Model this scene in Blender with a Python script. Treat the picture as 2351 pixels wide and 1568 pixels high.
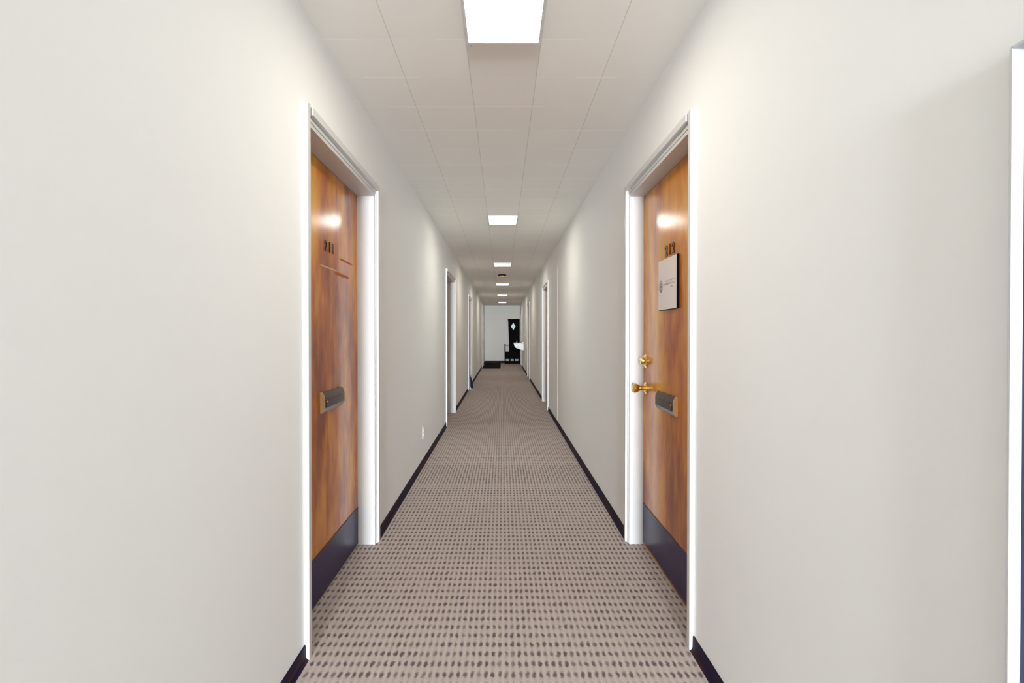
import bpy, bmesh, math, random
from mathutils import Vector, Matrix
random.seed(4)
PI = math.pi
S = bpy.context.scene
for o in list(bpy.data.objects): bpy.data.objects.remove(o)
COL = S.collection

# ------------------------------------------------------------------ camera
cam_d = bpy.data.cameras.new('camera'); cam = bpy.data.objects.new('camera', cam_d); COL.objects.link(cam)
cam_d.sensor_width = 36; cam_d.lens = 36 * 1157 / 2351
cam_d.shift_x = 22.5 / 2351; cam_d.shift_y = -8.5 / 2351
cam_d.clip_start = 0.02; cam_d.clip_end = 200
cam.location = (0, 0, 1.213); cam.rotation_euler = (PI/2 - math.radians(0.42), 0, 0)
S.camera = cam

# ------------------------------------------------------------------ world, daylight, exposure
W = bpy.data.worlds.new('world'); S.world = W; W.use_nodes = True
bg = W.node_tree.nodes['Background']; bg.inputs[0].default_value = (0.75, 0.87, 1.0, 1); bg.inputs[1].default_value = 1.0
S.view_settings.view_transform = 'Standard'; S.view_settings.look = 'None'
S.view_settings.gamma = 1; S.view_settings.use_curve_mapping = False
S.view_settings.exposure = 0.38
LAMP = 27.0          # strength of the fluorescent diffusers
def area(name, loc, rot, sx, sy, power, col):
    l = bpy.data.lights.new(name, 'AREA'); l.shape = 'RECTANGLE'; l.size = sx; l.size_y = sy; l.energy = power; l.color = col
    o = bpy.data.objects.new(name, l); COL.objects.link(o); o.location = loc; o.rotation_euler = rot
    return o
# daylight inferred from behind; unseen glazed end added, set far back for even fill
area('daylight_fill', (0.0, -12.05, 1.25), (PI/2, 0, 0), 1.3, 2.1, 2900, (0.88, 0.94, 1.0))

# ------------------------------------------------------------------ materials
def mat(name, col, rough=0.5, metal=0.0, spec=0.5, coat=0.0, coat_r=0.1):
    m = bpy.data.materials.new(name); m.use_nodes = True
    b = m.node_tree.nodes['Principled BSDF']
    b.inputs['Base Color'].default_value = (*col, 1); b.inputs['Roughness'].default_value = rough
    b.inputs['Metallic'].default_value = metal; b.inputs['Specular IOR Level'].default_value = spec
    b.inputs['Coat Weight'].default_value = coat; b.inputs['Coat Roughness'].default_value = coat_r
    return m
class NT:
    def __init__(s, m): s.t = m.node_tree; s.b = s.t.nodes['Principled BSDF']
    def n(s, typ, **kw):
        x = s.t.nodes.new(typ)
        for k, v in kw.items():
            if k.startswith('i_'):
                x.inputs[int(k[2:])].default_value = v
            else: setattr(x, k, v)
        return x
    def l(s, a, b): s.t.links.new(a, b)
    def m(s, op, a, b=None, c=None):
        x = s.n('ShaderNodeMath', operation=op)
        for i, v in enumerate((a, b, c)):
            if v is None: continue
            if isinstance(v, (int, float)): x.inputs[i].default_value = v
            else: s.l(v, x.inputs[i])
        return x.outputs[0]
    def mix(s, fac, a, b):
        x = s.n('ShaderNodeMix', data_type='RGBA')
        if isinstance(fac, (int, float)): x.inputs[0].default_value = fac
        else: s.l(fac, x.inputs[0])
        for i, v in ((6, a), (7, b)):
            if isinstance(v, tuple): x.inputs[i].default_value = (*v, 1)
            else: s.l(v, x.inputs[i])
        return x.outputs[2]
    def coords(s, kind='Object'):
        tc = s.n('ShaderNodeTexCoord'); sx = s.n('ShaderNodeSeparateXYZ'); s.l(tc.outputs[kind], sx.inputs[0])
        return tc.outputs[kind], sx.outputs
    def noise(s, vec, scale, detail=3, rough=0.5, sc=None):
        if sc:
            mp = s.n('ShaderNodeMapping'); mp.inputs['Scale'].default_value = sc; s.l(vec, mp.inputs[0]); vec = mp.outputs[0]
        x = s.n('ShaderNodeTexNoise'); x.inputs['Scale'].default_value = scale
        x.inputs['Detail'].default_value = detail; x.inputs['Roughness'].default_value = rough; s.l(vec, x.inputs[0])
        return x.outputs['Fac']
    def ramp(s, fac, stops):
        x = s.n('ShaderNodeValToRGB'); s.l(fac, x.inputs[0]); e = x.color_ramp.elements
        while len(e) < len(stops): e.new(0.5)
        for i, (p, c) in enumerate(stops): e[i].position = p; e[i].color = (*c, 1)
        return x.outputs[0]
    def bump(s, h, strength, dist=0.002):
        x = s.n('ShaderNodeBump'); x.inputs['Strength'].default_value = strength; x.inputs['Distance'].default_value = dist
        s.l(h, x.inputs['Height']); s.l(x.outputs[0], s.b.inputs['Normal'])

# painted plaster walls: warm off-white, slight roller texture
M_wall = mat('wall_paint', (0.78, 0.755, 0.70), 0.6, spec=0.15)
t = NT(M_wall); v, c = t.coords()
t.l(t.mix(t.noise(v, 1.3, 4), (0.915, 0.918, 0.905), (0.895, 0.90, 0.888)), t.b.inputs['Base Color'])
t.bump(t.noise(v, 160, 2), 0.12, 0.001)
M_end = mat('end_wall_paint', (0.62, 0.61, 0.58), 0.7, spec=0.2)
t = NT(M_end); v, c = t.coords()
bk = t.n('ShaderNodeTexBrick'); mp = t.n('ShaderNodeMapping'); mp.inputs['Rotation'].default_value = (PI/2, 0, 0)
t.l(v, mp.inputs[0]); t.l(mp.outputs[0], bk.inputs[0]); bk.inputs['Scale'].default_value = 2.6
bk.inputs['Color1'].default_value = (0.78, 0.775, 0.74, 1); bk.inputs['Color2'].default_value = (0.765, 0.76, 0.73, 1); bk.inputs['Mortar'].default_value = (0.75, 0.745, 0.72, 1)
t.l(bk.outputs[0], t.b.inputs['Base Color'])
# white satin trim paint
M_trim = mat('white_trim_paint', (0.66, 0.66, 0.655), 0.42, spec=0.25)
# ceiling tiles 305 mm: darker grooves along the hall, pale joints across it
M_ceil = mat('ceiling_tile', (0.66, 0.63, 0.57), 0.85, spec=0.15)
t = NT(M_ceil); v, c = t.coords()
fx = t.m('FRACT', t.m('DIVIDE', t.m('ADD', c[0], 0.147 + 3.05), 0.305))
fy = t.m('FRACT', t.m('DIVIDE', t.m('ADD', c[1], 30.5 - 2.05), 0.305))
dx = t.m('MINIMUM', fx, t.m('SUBTRACT', 1.0, fx)); dy = t.m('MINIMUM', fy, t.m('SUBTRACT', 1.0, fy))
lx = t.m('LESS_THAN', dx, 0.006); ly = t.m('LESS_THAN', dy, 0.009)
cell = t.n('ShaderNodeCombineXYZ')
t.l(t.m('FLOOR', t.m('DIVIDE', t.m('ADD', c[0], 0.147 + 3.05), 0.305)), cell.inputs[0])
t.l(t.m('FLOOR', t.m('DIVIDE', t.m('ADD', c[1], 30.5 - 2.05), 0.305)), cell.inputs[1])
wn = t.n('ShaderNodeTexWhiteNoise'); t.l(cell.outputs[0], wn.inputs[0])
base = t.mix(wn.outputs[0], (0.875, 0.86, 0.815), (0.895, 0.88, 0.835))
base = t.mix(t.m('MULTIPLY', t.noise(v, 2.0, 3), 0.35), base, (0.83, 0.805, 0.745))
vis = t.m('GREATER_THAN', t.noise(v, 2.2, 1), 0.47)
base = t.mix(t.m('MULTIPLY', lx, 0.55), base, (0.50, 0.47, 0.41))
base = t.mix(t.m('MULTIPLY', ly, t.m('MULTIPLY_ADD', vis, 0.7, 0.15)), base, (1.0, 0.98, 0.93))
t.l(base, t.b.inputs['Base Color'])
t.bump(t.m('MINIMUM', t.m('MULTIPLY', dx, 60), 1.0), 0.2, 0.002)
# carpet: pale ribs with rows of dark loops, 25 x 61 mm repeat
M_carpet = mat('loop_carpet', (0.5, 0.42, 0.38), 0.95, spec=0.05)
t = NT(M_carpet); v, c = t.coords()
nz = t.noise(v, 38, 2); nz2 = t.noise(v, 300, 2)
jx = t.m('MULTIPLY', t.m('SUBTRACT', nz, 0.5), 0.6)
ux = t.m('ADD', t.m('DIVIDE', t.m('ADD', c[0], 10.0), 0.0247), jx)
uy = t.m('ADD', t.m('DIVIDE', t.m('ADD', c[1], 10.0), 0.0585), t.m('MULTIPLY', jx, 0.6))
ax = t.m('ABSOLUTE', t.m('SUBTRACT', t.m('FRACT', ux), 0.5)); ay = t.m('ABSOLUTE', t.m('SUBTRACT', t.m('FRACT', uy), 0.5))
r2 = t.m('ADD', t.m('POWER', t.m('DIVIDE', ax, 0.33), 2), t.m('POWER', t.m('DIVIDE', ay, 0.32), 2))
dot = t.m('SUBTRACT', 1.0, t.m('SMOOTH_MIN', t.m('MULTIPLY', r2, 0.9), 1.0, 0.25))
cell = t.n('ShaderNodeCombineXYZ'); t.l(t.m('FLOOR', ux), cell.inputs[0]); t.l(t.m('FLOOR', uy), cell.inputs[1])
wn = t.n('ShaderNodeTexWhiteNoise'); t.l(cell.outputs[0], wn.inputs[0])
dot = t.m('MULTIPLY', t.m('MAXIMUM', dot, 0.0), t.m('MULTIPLY_ADD', wn.outputs[0], 0.7, 0.75))
rib = t.m('MULTIPLY', t.m('SUBTRACT', 0.5, ax), 1.1)
light = t.mix(nz2, (0.72, 0.64, 0.585), (0.50, 0.43, 0.39))
light = t.mix(rib, light, (0.42, 0.35, 0.33))
colr = t.mix(t.m('MINIMUM', dot, 1.0), light, (0.15, 0.118, 0.13))
colr = t.mix(t.m('MULTIPLY', t.noise(v, 1.1, 4), 0.30), colr, (0.25, 0.205, 0.185))
t.l(colr, t.b.inputs['Base Color'])
t.bump(t.m('SUBTRACT', t.m('MULTIPLY', nz2, 0.5), dot), 0.5, 0.004)
# varnished door veneer: orange brown with dark vertical figure
def wood(name, seed):
    m = mat(name, (0.45, 0.18, 0.04), 0.5, coat=1.0, coat_r=0.19, spec=0.03)
    m.node_tree.nodes['Principled BSDF'].inputs['Coat IOR'].default_value = 1.43
    t = NT(m); v, c = t.coords()
    mp = t.n('ShaderNodeMapping'); mp.inputs['Location'].default_value = (seed, seed * 1.7, seed * 0.6); t.l(v, mp.inputs[0]); v2 = mp.outputs[0]
    broad = t.noise(v2, 1.0, 4, 0.6, (4.5, 4.5, 1.5))
    fine = t.noise(v2, 1.0, 5, 0.65, (60, 60, 1.6))
    streak = t.noise(v2, 1.0, 4, 0.65, (11, 11, 0.9))
    col = t.ramp(broad, [(0.34, (0.25, 0.045, 0.001)), (0.45, (0.50, 0.125, 0.001)), (0.56, (0.70, 0.25, 0.002)), (0.68, (0.80, 0.40, 0.010))])
    col = t.mix(t.m('MULTIPLY', fine, 0.2), col, (0.26, 0.065, 0.003))
    dk = t.ramp(streak, [(0.36, (1, 1, 1)), (0.45, (0, 0, 0))])
    col = t.mix(t.m('MULTIPLY', dk, 0.55), col, (0.20, 0.045, 0.002))
    t.l(col, t.b.inputs['Base Color'])
    t.bump(t.noise(v2, 1.0, 2, 0.5, (9, 9, 3)), 0.04, 0.004)
    return m
M_wood = wood('door_veneer', 3.1); M_wood2 = wood('door_veneer_right', 9.4)
M_kick = mat('kick_plate_vinyl', (0.012, 0.003, 0.06), 0.28, spec=0.25)
M_base = mat('vinyl_cove_base', (0.012, 0.006, 0.028), 0.6, spec=0.15)
t = NT(M_base); v, c = t.coords(); t.l(t.mix(t.ramp(t.noise(v, 1, 4, 0.6, (30, 3, 30)), [(0.5, (0, 0, 0)), (0.62, (1, 1, 1))]), (0.011, 0.005, 0.027), (0.05, 0.013, 0.012)), t.b.inputs['Base Color'])
M_bronze = mat('dark_bronze', (0.045, 0.018, 0.008), 0.25, 0.2)
M_cap = mat('worn_brass_cap', (0.82, 0.56, 0.28), 0.45, 0.2)
M_brass = mat('polished_brass', (0.86, 0.60, 0.20), 0.14, 1.0)
M_black = mat('black_digit', (0.02, 0.015, 0.012), 0.35)
M_brown = mat('brown_digit', (0.10, 0.032, 0.012), 0.3, 0.3)
M_greyd = mat('grey_digit', (0.22, 0.18, 0.17), 0.25, 0.6)
M_navy = mat('navy_edge', (0.004, 0.005, 0.035), 0.6, spec=0.1)
M_sign = mat('sign_face', (0.85, 0.80, 0.75), 0.5, spec=0.2)
M_ink = mat('sign_ink_grey', (0.42, 0.39, 0.35), 0.6)
M_teal = mat('sign_ink_sage', (0.22, 0.28, 0.23), 0.6)
M_plate = mat('ivory_plate', (0.86, 0.85, 0.82), 0.3)
M_slot = mat('dark_slot', (0.05, 0.05, 0.05), 0.5)
M_metal = mat('brushed_frame_metal', (0.62, 0.61, 0.58), 0.35, 0.6)
M_dark = mat('black_stained_wood', (0.003, 0.003, 0.003), 0.8, spec=0.1)
M_mirror = mat('mirror_glass', (0.10, 0.12, 0.115), 0.35, 1.0)
M_enamel = mat('white_enamel', (0.62, 0.62, 0.61), 0.3)
M_chrome = mat('chrome', (0.85, 0.86, 0.88), 0.12, 1.0)
M_tan = mat('aged_tan_plastic', (0.55, 0.33, 0.18), 0.5)
M_blueg = mat('navy_door_paint', (0.012, 0.02, 0.085), 0.3)
M_tape = mat('adhesive_residue', (0.64, 0.33, 0.12), 0.4, coat=0.6)
M_blot = mat('bare_dark_wood_patch', (0.46, 0.13, 0.01), 0.6, spec=0.1)
# diffuser: a lit acrylic sheet
M_diff = bpy.data.materials.new('lit_diffuser'); M_diff.use_nodes = True
tt = M_diff.node_tree; tt.nodes.clear()
em = tt.nodes.new('ShaderNodeEmission'); em.inputs[0].default_value = (1.0, 0.94, 0.82, 1); em.inputs[1].default_value = LAMP
ou = tt.nodes.new('ShaderNodeOutputMaterial'); tt.links.new(em.outputs[0], ou.inputs[0])

# ------------------------------------------------------------------ helpers
def box(bm, x0, x1, y0, y1, z0, z1, bev=0.0):
    vs = [bm.verts.new((x, y, z)) for x in (x0, x1) for y in (y0, y1) for z in (z0, z1)]
    f = []
    for q in ((0, 1, 3, 2), (4, 6, 7, 5), (0, 4, 5, 1), (2, 3, 7, 6), (0, 2, 6, 4), (1, 5, 7, 3)):
        f.append(bm.faces.new([vs[i] for i in q]))
    if bev > 0:
        es = set(e for fc in f for e in fc.edges)
        bmesh.ops.bevel(bm, geom=list(es), offset=bev, segments=2, affect='EDGES', profile=0.5)
def prism(bm, pts, axis, a0, a1):
    """extrude a 2-D outline along an axis; pts are the two other coordinates in xyz order"""
    def mk(p, a):
        return {'x': (a, p[0], p[1]), 'y': (p[0], a, p[1]), 'z': (p[0], p[1], a)}[axis]
    A = [bm.verts.new(mk(p, a0)) for p in pts]; B = [bm.verts.new(mk(p, a1)) for p in pts]
    bm.faces.new(A); bm.faces.new(B[::-1]); n = len(pts)
    for i in range(n): bm.faces.new((A[i], B[i], B[(i+1) % n], A[(i+1) % n]))
def lathe(bm, prof, origin, axis, seg=24):
    """prof: (radius, distance along axis) pairs"""
    a = Vector(axis).normalized(); u = a.orthogonal().normalized(); w = a.cross(u); o = Vector(origin)
    rings = []
    for r, d in prof:
        if r < 1e-6: rings.append([bm.verts.new(o + a * d)])
        else: rings.append([bm.verts.new(o + a * d + (u * math.cos(2*PI*k/seg) + w * math.sin(2*PI*k/seg)) * r) for k in range(seg)])
    for A, B in zip(rings, rings[1:]):
        for k in range(seg):
            k2 = (k + 1) % seg
            if len(A) == 1 and len(B) == 1: continue
            if len(A) == 1: bm.faces.new((A[0], B[k], B[k2]))
            elif len(B) == 1: bm.faces.new((A[k], B[0], A[k2]))
            else: bm.faces.new((A[k], B[k], B[k2], A[k2]))
    if len(rings[0]) > 1: bm.faces.new(rings[0][::-1])
    if len(rings[-1]) > 1: bm.faces.new(rings[-1])
def obj(name, bm, m, parent=None, smooth=False, sx=1):
    if sx == -1:
        for v in bm.verts: v.co.x = -v.co.x
    bmesh.ops.recalc_face_normals(bm, faces=bm.faces)
    me = bpy.data.meshes.new(name); bm.to_mesh(me); bm.free()
    if smooth:
        for p in me.polygons: p.use_smooth = True
    me.materials.append(m)
    o = bpy.data.objects.new(name, me); COL.objects.link(o)
    if parent: o.parent = parent
    if smooth:
        md = o.modifiers.new('edge', 'EDGE_SPLIT'); md.split_angle = math.radians(35)
    return o
def new(): return bmesh.new()
def tag(o, label=None, cat=None, group=None, kind=None):
    if label: o['label'] = label
    if cat: o['category'] = cat
    if group: o['group'] = group
    if kind: o['kind'] = kind
    return o
def thing(name, loc, label, cat, group=None, kind=None):
    o = bpy.data.objects.new(name, None); COL.objects.link(o); o.location = loc; o.empty_display_size = 0.1
    return tag(o, label, cat, group, kind)
def copy_tree(o, parent=None):
    c = o.copy(); COL.objects.link(c)
    if parent: c.parent = parent
    for ch in [x for x in o.children]: copy_tree(ch, c)
    return c
def text_bm(body, size, depth, org, right, up, out, sxr=1.0):
    cu = bpy.data.curves.new('t', 'FONT'); cu.body = body; cu.size = size; cu.extrude = depth / 2; cu.align_x = 'CENTER'; cu.align_y = 'CENTER'
    cu.offset = size * 0.035
    to = bpy.data.objects.new('t', cu); COL.objects.link(to)
    bpy.context.view_layer.update()
    me = bpy.data.meshes.new_from_object(to.evaluated_get(bpy.context.evaluated_depsgraph_get()))
    bpy.data.objects.remove(to)
    bm = new(); bm.from_mesh(me); bpy.data.meshes.remove(me)
    R, U, O, P = Vector(right), Vector(up), Vector(out), Vector(org)
    for v in bm.verts: v.co = P + R * v.co.x * sxr + U * v.co.y + O * (v.co.z + depth / 2)
    return bm

# ------------------------------------------------------------------ the shell
HW = 0.735; CH = 2.408; YC = -12.0; YE = 21.0; TH = 0.16
LX, RX, BY = -HW - 0.16, HW + 0.16, -12.0
OT = 2.018                              # top of door openings
CASW = 0.052
# (name no, side, y of casing's near edge, far edge, leaf recess)
DOORS = {'L1': (-1, 1.865, 2.957, 0.095), 'L2': (-1, 6.57, 7.80, 0.11), 'L3': (-1, 10.85, 12.10, 0.085), 'L4': (-1, 18.15, 19.35, 0.02),
         'R1': (1, 1.923, 2.964, 0.078), 'R2': (1, 8.0, 9.12, 0.11), 'R3': (1, 13.35, 14.5, 0.08), 'R4': (1, 18.85, 19.95, 0.05)}
def openings(side): return [(a + CASW - 0.004, b - CASW + 0.004) for s, a, b, r in DOORS.values() if s == side]
def wall_mesh(side):
    bm = new(); y = YC
    xs = sorted((side * HW, side * (HW + TH)))
    for a, b in openings(side):
        box(bm, *xs, y, a, 0, CH); box(bm, *xs, a, b, OT + 0.004, CH); y = b
    box(bm, *xs, y, YE, 0, CH)
    bmesh.ops.remove_doubles(bm, verts=bm.verts, dist=1e-5)
    return bm
tag(obj('wall_left', wall_mesh(-1), M_wall), 'off-white painted wall along the left of the corridor', 'wall', kind='structure')
tag(obj('wall_right', wall_mesh(1), M_wall), 'off-white painted wall along the right of the corridor', 'wall', kind='structure')
bm = new(); box(bm, -HW - TH, HW + TH, YE, YE + 0.15, 0, CH)
tag(obj('wall_end', bm, M_end), 'grey painted block wall closing the far end of the corridor', 'wall', kind='structure')
bm = new(); box(bm, LX, RX, BY - 0.15, BY, 0, 0.14); box(bm, LX, RX, BY - 0.15, BY, 2.34, CH)
box(bm, LX, -0.68, BY - 0.15, BY, 0.14, 2.34); box(bm, 0.68, RX, BY - 0.15, BY, 0.14, 2.34)
tag(obj('wall_back', bm, M_wall), 'unseen wall with the added tall window behind the camera', 'wall', kind='structure')
wr = thing('added_window', (0, BY - 0.07, 0.14), 'tall white framed window added unseen behind the camera', 'window', kind='structure')  # unseen window, added to carry the daylight fill from behind
bm = new()
for x in (-0.68, -0.025, 0.63): box(bm, x, x + 0.05, -0.04, 0.04, 0, 2.2)
box(bm, -0.63, 0.63, -0.04, 0.04, 0, 0.05); box(bm, -0.63, 0.63, -0.04, 0.04, 2.15, 2.2)
obj('window_frame', bm, M_trim, wr)
bm = new(); box(bm, LX, RX, BY - 0.15, YE + 0.15, -0.12, 0)
tag(obj('floor', bm, M_carpet), 'beige loop carpet with rows of dark flecks', 'carpet', kind='structure')
bm = new(); box(bm, LX, RX, BY - 0.15, YE + 0.15, CH, CH + 0.12)
tag(obj('ceiling', bm, M_ceil), 'square beige tiles covering the corridor ceiling', 'ceiling', kind='structure')

# baseboards: low dark vinyl cove, one run of pieces per wall
def cove(bm, side, y0, y1):
    h = 0.058
    prism(bm, [(side * HW, 0), (side * (HW - 0.016), 0), (side * (HW - 0.009), 0.006), (side * (HW - 0.006), 0.014), (side * (HW - 0.005), h - 0.003), (side * (HW - 0.002), h), (side * HW, h)], 'y', y0, y1)
for side, nm in ((-1, 'left'), (1, 'right')):
    bm = new(); y = YC
    for s, a, b, r in DOORS.values():
        if s == side: cove(bm, side, y, a); y = b
    cove(bm, side, y, YE - 0.001)
    tag(obj('baseboard_' + nm, bm, M_base), 'low dark vinyl skirting along the %s wall' % nm, 'skirting', kind='structure')
bm = new(); box(bm, -HW, HW, YE - 0.006, YE, 0, 0.095)
tag(obj('baseboard_end', bm, M_base), 'low dark skirting under the far end wall', 'skirting', kind='structure')

# ------------------------------------------------------------------ doors
def casing_leg(bm, u0, ya, yb, outer_low, z0, z1):
    """flat casing with a thinner inner bead; ya..yb along the wall, outer_low True when the outer edge is at ya"""
    tk = 0.017
    if outer_low: pts = [(u0, ya), (u0 - tk, ya), (u0 - tk - 0.001, ya + 0.003), (u0 - tk, yb - 0.017), (u0 - 0.006, yb - 0.016), (u0 - 0.006, yb), (u0, yb)]
    else: pts = [(u0, yb), (u0 - tk, yb), (u0 - tk - 0.001, yb - 0.003), (u0 - tk, ya + 0.017), (u0 - 0.006, ya + 0.016), (u0 - 0.006, ya), (u0, ya)]
    prism(bm, pts, 'z', z0, z1)
def make_door(no, side, y0, y1, rec, label, leafm, z_top=OT, u0=0.0, cw=CASW):
    """local frame: +x goes into the wall (mirrored for the left side), y along the hall, origin on the wall face"""
    L = y1 - y0; t = thing('door_%d' % no, (side * HW, y0, 0), label, 'door', kind='structure')
    bm = new()
    casing_leg(bm, 0, 0, cw - 0.006, True, 0.001, z_top + cw); casing_leg(bm, 0, L - cw + 0.006, L, False, 0.001, z_top + cw)
    # head: outer band stands proud, inner bead steps back
    prism(bm, [(0, z_top + 0.003), (-0.005, z_top + 0.003), (-0.005, z_top + 0.022), (-0.021, z_top + 0.023), (-0.021, z_top + cw - 0.001), (-0.019, z_top + cw), (0, z_top + cw)], 'y', cw - 0.006, L - cw + 0.006)
    obj('casing', bm, M_trim, t, sx=side)
    bm = new(); d = rec + 0.045
    box(bm, -0.002, d, cw - 0.004, cw + 0.012, 0.001, z_top + 0.002); box(bm, -0.002, d, L - cw - 0.012, L - cw + 0.004, 0.001, z_top + 0.002)
    box(bm, -0.002, d, cw + 0.012, L - cw - 0.012, z_top - 0.014, z_top + 0.002)
    obj('jamb', bm, M_trim, t, sx=side)
    bm = new(); box(bm, rec, rec + 0.042, cw + 0.014, L - cw - 0.014, 0.008, z_top - 0.017, 0.0015)
    leaf = obj('door_leaf', bm, leafm, t, sx=side)
    return t, leaf
def kick(t, side, y0, ya, yb, rec, z0, z1):
    bm = new(); box(bm, rec - 0.003, rec - 0.0002, ya - y0, yb - y0, z0, z1, 0.001)
    return obj('kick_plate', bm, M_kick, t, sx=side)
def mail_slot(t, side, y0, ya, yb, rec, z0, z1, cap_low=True):
    a, b = ya - y0, yb - y0; h = z1 - z0; p = 0.021
    prof = lambda k=0.0: [(rec, z0 + k), (rec - p*0.45, z0 + k), (rec - p, z0 + h*0.22), (rec - p, z1 - h*0.30), (rec - p*0.55, z1 - k), (rec, z1 - k)]
    bm = new(); prism(bm, prof(), 'y', a + 0.004, b - 0.004)
    s = obj('mail_slot', bm, M_bronze, t, sx=side); s['label'] = 'dark bronze letter slot'
    bm = new(); box(bm, rec - p - 0.003, rec - p + 0.002, a + 0.014, b - 0.014, z0 + h*0.25, z1 - h*0.36, 0.0012)
    obj('flap', bm, M_bronze, s, sx=side)
    bm = new(); box(bm, rec - p - 0.002, rec - p*0.6, a + 0.012, b - 0.012, z1 - h*0.31, z1 - h*0.22, 0.0015); obj('flap_hinge', bm, M_bronze, s, sx=side)
    for q0, q1 in ((a, a + 0.004), (b - 0.004, b)):
        bm = new(); g = 0.002
        prism(bm, [(rec, z0 - g), (rec - p*0.45, z0 - g), (rec - p - g, z0 + h*0.21), (rec - p - g, z1 - h*0.29), (rec - p*0.55, z1 + g), (rec, z1 + g)], 'y', q0, q1)
        obj('end_cap', bm, M_cap, s, sx=side)['label'] = 'pale worn brass end cap'
    bm = new(); lathe(bm, [(0.004, 0), (0.004, 0.003), (0.002, 0.005), (0, 0.005)], (rec - p - 0.002, a + 0.022, z1 - h*0.45), (-1, 0, 0), 12)
    obj('screw', bm, M_cap, s, True, sx=side)
def digits(t, side, y0, body, yc, zc, rec, spacing, size, mats):
    R = (0, -side, 0)
    for k, ch in enumerate(body):
        y = yc - y0 - side * (k - 1) * spacing
        bm = text_bm(ch, size, 0.004, (rec - 0.0002, y, zc), R, (0, 0, 1), (-1, 0, 0))
        if side == -1: pass
        obj('number_' + {'1': 'one', '2': 'two', '0': 'zero'}[ch], bm, mats[k], t, sx=side)

t, leaf = make_door(1, -1, *DOORS['L1'][1:], 'nearest left door, orange-brown veneer with letter slot and number 211', M_wood)
y0, rec = DOORS['L1'][1], DOORS['L1'][3]
kick(t, -1, y0, 1.935, 2.885, rec, 0.012, 0.222); mail_slot(t, -1, y0, 2.293, 2.585, rec, 0.852, 0.944)
digits(t, -1, y0, '211', 2.425, 1.628, rec, 0.050, 0.066, [M_black, M_black, M_greyd])
# residue of a removed sign: a ragged pale glue line and darker patches under it
def ragged(bm, u, ya, yb, z, w, amp, seedv):
    r = random.Random(seedv); n = 16; top, bot = [], []
    for i in range(n + 1):
        y = ya + (yb - ya) * i / n; e = min(1, i / 2, (n - i) / 2)
        top.append((y, z + (w/2 + r.uniform(-amp, amp)) * e + 0.0005)); bot.append((y, z - (w/2 + r.uniform(-amp, amp)) * e - 0.0005))
    prism(bm, top + bot[::-1], 'x', u - 0.0008, u - 0.0001)
bm = new(); ragged(bm, rec, 2.295 - y0, 2.53 - y0, 1.529, 0.006, 0.0012, 1); obj('glue_residue', bm, M_tape, t, sx=-1)['label'] = 'ragged pale glue line'
bm = new(); ragged(bm, rec, 2.50 - y0, 2.73 - y0, 1.516, 0.014, 0.002, 5); ragged(bm, rec, 2.57 - y0, 2.80 - y0, 1.597, 0.008, 0.002, 8)
obj('scuff_mark', bm, M_blot, t, sx=-1)['label'] = 'dark scuffed patch of bare wood'

t, leaf = make_door(2, 1, *DOORS['R1'][1:], 'nearest right door, orange-brown veneer with brass knob, letter slot and sign', M_wood2)
y0, rec = DOORS['R1'][1], DOORS['R1'][3]
kick(t, 1, y0, 1.99, 2.895, rec, 0.022, 0.243); mail_slot(t, 1, y0, 2.33, 2.605, rec, 0.831, 0.920)
digits(t, 1, y0, '212', 2.443, 1.622, rec, 0.050, 0.070, [M_brown, M_brown, M_brown])
yk = 2.845 - y0
bm = new(); lathe(bm, [(0.036, 0), (0.036, 0.004), (0.030, 0.009), (0.015, 0.012), (0.012, 0.030), (0.014, 0.036), (0.024, 0.050), (0.028, 0.062), (0.0275, 0.068), (0.022, 0.072), (0, 0.073)], (rec, yk, 0.908), (-1, 0, 0), 32)
obj('door_knob', bm, M_brass, t, True)['label'] = 'polished brass tulip knob'
bm = new(); lathe(bm, [(0.040, 0), (0.040, 0.004), (0.033, 0.010), (0.021, 0.012), (0.020, 0.030), (0.017, 0.034), (0, 0.0345)], (rec, yk, 1.062), (-1, 0, 0), 32)
db = obj('deadbolt', bm, M_brass, t, True); db['label'] = 'round brass deadbolt'
bm = new(); box(bm, rec - 0.0355, rec - 0.034, yk - 0.001, yk + 0.001, 1.057, 1.067); obj('keyhole', bm, M_slot, db)

far = {3: ('L2', 'white-framed doorway second along the left wall, past the outlet'), 4: ('L3', 'white-framed doorway third along the left wall, navy wedge at its foot'),
       5: ('L4', 'last door on the left wall, beside the end wall'), 6: ('R2', 'white-framed doorway second along the right wall, past the flush panel'),
       7: ('R3', 'white-framed doorway third along the right wall, before the fountain'), 8: ('R4', 'last door on the right wall, behind the drinking fountain')}
for no, (k, lab) in far.items():
    s, a, b, r = DOORS[k]
    t, leaf = make_door(no, s, a, b, r, lab, M_wood if s < 0 else M_wood2)
    if r > 0.06: kick(t, s, a, a + 0.075, b - 0.075, r, 0.012, 0.23)
    if no == 5:
        bm = new(); lathe(bm, [(0.03, 0), (0.03, 0.004), (0.012, 0.01), (0.012, 0.03), (0.026, 0.045), (0.026, 0.055), (0, 0.06)], (r, 0.20, 0.89), (-1, 0, 0), 20)
        obj('door_knob', bm, M_slot, t, True, sx=-1)['label'] = 'small dark knob'
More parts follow.
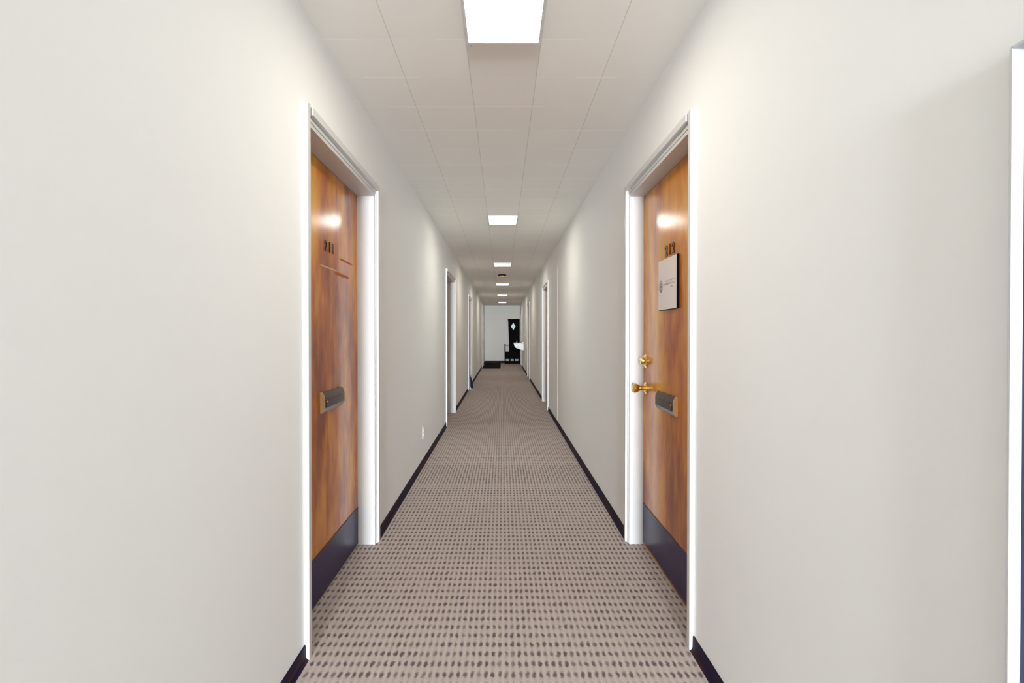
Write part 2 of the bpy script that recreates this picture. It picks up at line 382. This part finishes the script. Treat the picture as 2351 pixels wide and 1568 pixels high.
# white framed navy board on the right wall, only its far edge shows
t = thing('directory_board', (HW, 0.7135, 1.017), 'white framed dark navy board cut off by the right edge of the photo', 'notice board')
bw, bh = 0.52, 0.60
bm = new(); w2 = 0.0045
for q in ((-w2, 0, -bh, bh), (-bw, -bw + w2, -bh, bh), (-bw + w2, -w2, bh - w2, bh), (-bw + w2, -w2, -bh, -bh + w2)):
    box(bm, -0.020, -0.0005, *q, 0.0008)
obj('frame', bm, mat('satin_frame', (0.56, 0.57, 0.58), 0.4), t)
bm = new(); box(bm, -0.003, -0.0005, -bw + w2, -w2, -bh + w2, bh - w2); obj('panel', bm, M_blueg, t)['label'] = 'dark navy panel'

# flush painted panel (a closed-off doorway) on the right wall
bm = new(); box(bm, HW - 0.0018, HW - 0.0003, 6.70, 7.94, 0.060, 2.085)
tag(obj('flush_panel', bm, M_wall), 'tall flush panel painted like the wall, right before the second right doorway', 'panel')

# ------------------------------------------------------------------ sign on the right door
xf = HW + 0.078
sg = thing('door_sign', (xf, 2.45, 1.458), 'square pale sign with dark edge and sage emblem on the nearest right door', 'sign')
bm = new(); box(bm, -0.0125, -0.0003, -0.136, 0.135, -0.125, 0.125, 0.001); obj('backing', bm, M_navy, sg)['label'] = 'dark navy edge'
bm = new(); box(bm, -0.0132, -0.0125, -0.1345, 0.1335, -0.1235, 0.1235); face = obj('sign_face', bm, M_sign, sg)
bm = new()
def ring(bm, cy, cz, r0, r1, a0=0, a1=2*PI, n=28, u=-0.0138):
    for i in range(n):
        p, q = a0 + (a1 - a0) * i / n, a0 + (a1 - a0) * (i + 1) / n
        vs = [bm.verts.new((u, cy + r * math.cos(a), cz + r * math.sin(a) * 1.1)) for r, a in ((r0, p), (r1, p), (r1, q), (r0, q))]
        bm.faces.new(vs)
ey, ez = 0.090, -0.006
ring(bm, ey, ez, 0.022, 0.028); ring(bm, ey, ez + 0.008, 0.004, 0.011, 0, 2*PI, 16); ring(bm, ey, ez - 0.013, 0.001, 0.010, PI, 2*PI, 10)
ring(bm, ey, ez - 0.012, 0.006, 0.013, 0.2, PI - 0.2, 10)
obj('emblem', bm, M_teal, sg)['label'] = 'round sage green emblem'
# the lettering is too small to read in the photo: letter-sized strokes in the same places
def letters(bm, ya, yb, z, h, seedv):
    r = random.Random(seedv); y = ya
    while y > yb:
        w = r.uniform(0.004, 0.007)
        box(bm, -0.0137, -0.0133, y - 0.0014, y, z, z + h); k = r.choice((0, 0.5, 0.85))
        box(bm, -0.0137, -0.0133, y - w, y - 0.0014, z + h * k, z + h * k + h * 0.16)
        if r.random() < 0.5: box(bm, -0.0137, -0.0133, y - w, y - w + 0.0013, z, z + h * r.choice((0.5, 1)))
        y -= w + 0.0016
        if r.random() < 0.16: y -= 0.004
bm = new(); letters(bm, 0.050, -0.100, -0.006, 0.009, 3); letters(bm, 0.015, -0.028, 0.008, 0.008, 6); letters(bm, -0.046, -0.112, 0.010, 0.008, 7); letters(bm, -0.056, -0.088, -0.022, 0.008, 9)
obj('lettering', bm, M_ink, sg)['label'] = 'small grey lettering'

# ------------------------------------------------------------------ ceiling lights
zl = CH - 0.022
def make_light(loc, label):
    t = thing('ceiling_light', loc, label, 'ceiling light', 'square ceiling lights down the corridor')
    h = 0.1500; bm = new()
    for x0, x1, y0_, y1_ in ((-h, -h + 0.010, -h, h), (h - 0.010, h, -h, h), (-h + 0.010, h - 0.010, -h, -h + 0.010), (-h + 0.010, h - 0.010, h - 0.010, h)):
        box(bm, x0, x1, y0_, y1_, -0.022, 0)
    obj('frame', bm, M_trim, t)
    bm = new(); box(bm, -h + 0.010, h - 0.010, -h + 0.010, h - 0.010, -0.020, -0.012); d = obj('diffuser', bm, M_diff, t)
    d['label'] = 'glowing white diffuser'
    return t
LY = [1.8975 + 3.355 * k for k in range(6)]
labs = ['nearest and largest glowing ceiling light, cut by the top of the frame', 'second glowing ceiling light from the front, midway up the photo', 'third glowing ceiling light, just before the smoke detector',
        'fourth glowing ceiling light, just past the smoke detector', 'fifth glowing ceiling light, last but one before the end wall', 'farthest and smallest glowing ceiling light, by the end wall']
L0 = make_light((0.0055, LY[0], CH), labs[0])
LY += [LY[0] - 3.355, LY[0] - 6.71, LY[0] - 10.065]; labs += ['middle one of the ceiling lights behind the camera', 'ceiling light just behind the camera', 'ceiling light far behind the camera, near the window']
for y, lb in list(zip(LY, labs))[1:]:
    c_ = copy_tree(L0); c_.location = (0.0055, y, CH); c_['label'] = lb

# smoke detector
sd = thing('smoke_detector', (0.0, 10.15, CH), 'round smoke detector, dark base and tan body, on the ceiling', 'smoke detector')
bm = new(); lathe(bm, [(0.080, 0), (0.080, 0.018), (0.074, 0.022), (0, 0.022)], (0, 0, 0), (0, 0, -1), 32); obj('base', bm, M_dark, sd, True)['label'] = 'dark base ring'
bm = new(); lathe(bm, [(0.060, 0.020), (0.058, 0.036), (0.045, 0.052), (0.020, 0.060), (0, 0.061)], (0, 0, 0), (0, 0, -1), 32); obj('body', bm, M_tan, sd, True)['label'] = 'tan plastic body'
# small ceiling hook near the first light
hk = new(); lathe(hk, [(0.006, 0), (0.006, 0.002), (0.002, 0.003), (0.002, 0.012), (0.004, 0.014), (0, 0.016)], (-0.126, 2.078, CH), (0, 0, -1), 12)
tag(obj('ceiling_hook', hk, M_enamel, None, True), 'tiny white hook in the ceiling behind the nearest light', 'hook')

# outlet on the left wall
ot = thing('wall_outlet', (-HW, 4.67, 0.300), 'ivory electrical outlet low on the left wall', 'outlet')
bm = new(); box(bm, 0.0, 0.007, -0.037, 0.037, -0.058, 0.058, 0.002); obj('cover_plate', bm, M_plate, ot)
for dz in (-0.020, 0.020):
    bm = new(); box(bm, 0.0065, 0.009, -0.014, 0.014, dz - 0.014, dz + 0.014, 0.001); so = obj('socket', bm, M_plate, ot)
    bm = new(); box(bm, 0.0088, 0.0094, -0.008, -0.005, dz - 0.004, dz + 0.006); box(bm, 0.0088, 0.0094, 0.005, 0.008, dz - 0.004, dz + 0.006); obj('slot', bm, M_slot, so)

# dark wedge at the foot of the third left doorway
dw = thing('door_wedge', (-HW + 0.018, 11.05, 0), 'dark navy wedge with pale near edge at the third left doorway', 'wedge')
bm = new(); prism(bm, [(0.0, 0.004), (0.072, 0.004), (0.072, 0.03), (0.012, 0.262), (0.0, 0.262)], 'y', 0.012, 0.26); obj('body', bm, M_navy, dw)
bm = new(); prism(bm, [(-0.001, 0.0), (0.075, 0.0), (0.078, 0.018), (0.030, 0.024), (0.016, 0.06), (0.006, 0.262), (-0.001, 0.262)], 'y', 0.0, 0.012); obj('edge_strip', bm, mat('pale_grey_edge', (0.45, 0.47, 0.55), 0.6), dw)['label'] = 'pale edge'

# drinking fountain on the right wall
fo = thing('drinking_fountain', (HW, 17.45, 0.65), 'white wall-hung drinking fountain near the corridor end', 'drinking fountain')
bm = new()
prism(bm, [(0.0, 0.0), (-0.12, 0.035), (-0.25, 0.075), (-0.31, 0.14), (-0.335, 0.215), (-0.335, 0.235), (0.0, 0.235)], 'y', -0.17, 0.17)
bmesh.ops.bevel(bm, geom=list(bm.edges), offset=0.012, segments=2, affect='EDGES'); body = obj('basin_body', bm, M_enamel, fo)
bm = new(); box(bm, -0.345, 0.0, -0.18, 0.18, 0.232, 0.262, 0.008); box(bm, -0.06, 0.0, -0.18, 0.18, 0.25, 0.29, 0.008); obj('rim', bm, M_enamel, fo)
bm = new(); lathe(bm, [(0.018, 0), (0.016, 0.03), (0.010, 0.05), (0.014, 0.075), (0, 0.08)], (-0.24, 0.05, 0.262), (0.25, 0, 1), 16); obj('bubbler', bm, M_chrome, fo, True)
bm = new(); lathe(bm, [(0.042, 0), (0.042, 0.008), (0.034, 0.016), (0, 0.018)], (-0.19, -0.168, 0.11), (0, -1, 0), 24); obj('push_button', bm, M_enamel, fo, True)['label'] = 'round white push button'
# small wall switch beside it
bm = new(); box(bm, HW - 0.012, HW, 16.6, 16.67, 1.17, 1.23, 0.003)
tag(obj('light_switch', bm, M_plate), 'small pale switch plate on the right wall above the fountain', 'switch')

# hall tree against the end wall
ht = thing('hall_tree', (0.0, YE - 0.01, 0), 'black wooden hall tree bench with diamond mirror at the far end', 'hall tree')
bx0, bx1 = 0.255, 0.725
bm = new()                                            # back with the diamond opening (built as a frame around it)
cx, cz, rx, rz = 0.462, 1.535, 0.098, 0.155
O = [(bx0 - 0.02, 1.832), (bx1, 1.832), (bx1, 0.42), (bx0 + 0.035, 0.42), (bx0 + 0.012, 1.30)]
prism(bm, [(bx0 - 0.022, 1.838), (bx1, 1.838), (bx1, cz), (cx + rx, cz), (cx, cz + rz), (cx - rx, cz), (bx0 - 0.002, cz), (bx0 - 0.006, 1.78), (bx0 - 0.022, 1.78)], 'y', -0.045, 0)
prism(bm, [(bx0 - 0.002, cz), (cx - rx, cz), (cx, cz - rz), (cx + rx, cz), (bx1, cz), (bx1, 0.19), (bx0 + 0.03, 0.19), (bx0 + 0.03, 0.75)], 'y', -0.045, 0)
obj('back_panel', bm, M_dark, ht)
bm = new(); prism(bm, [(cx - rx - 0.005, cz), (cx, cz - rz - 0.008), (cx + rx + 0.005, cz), (cx, cz + rz + 0.008)], 'y', -0.020, -0.012); obj('mirror', bm, M_mirror, ht)['label'] = 'diamond mirror'
bm = new(); box(bm, 0.095, bx1, -0.42, -0.045, 0.30, 0.485, 0.006); box(bm, 0.105, bx1 - 0.01, -0.41, -0.05, 0.19, 0.30); obj('seat_box', bm, M_dark, ht)
for x0 in (0.095, bx1 - 0.04):
    bm = new(); box(bm, x0, x0 + 0.04, -0.42, -0.38, 0.485, 0.755); box(bm, x0, x0 + 0.04, -0.045, 0.0, 0.485, 0.755); box(bm, x0 - 0.02, x0 + 0.045, -0.44, 0.0, 0.755, 0.785, 0.004); obj('armrest', bm, M_dark, ht)
bm = new(); box(bm, 0.13, bx0 + 0.03, -0.04, -0.005, 0.735, 0.765); obj('rail', bm, M_dark, ht)
for x0, x1 in ((0.095, 0.145), (0.29, 0.345), (0.47, 0.525), (bx1 - 0.06, bx1)):
    bm = new(); box(bm, x0, x1, -0.42, -0.37, 0.0, 0.30 - 0.001); obj('leg', bm, M_dark, ht)
bm = new(); box(bm, 0.10, bx1 - 0.005, -0.41, -0.385, 0.002, 0.085); obj('foot_rail', bm, M_dark, ht)
for dx in (0.06, 0.30):
    bm = new(); lathe(bm, [(0.012, 0), (0.008, 0.04), (0.012, 0.06), (0, 0.065)], (bx0 + dx + 0.03, -0.045, 1.22), (0, -1, 0.5), 10)
    obj('coat_hook', bm, M_dark, ht, True)

# thin dark sheet on the floor at the end of the corridor
M_sheet = mat('black_sheet', (0.012, 0.008, 0.008), 0.95, spec=0.05)
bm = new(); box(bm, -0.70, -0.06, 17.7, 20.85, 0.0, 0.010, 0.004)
tag(obj('dark_floor_sheet', bm, M_sheet), 'thin dark sheet on the floor by the end wall, left of the hall tree', 'mat')
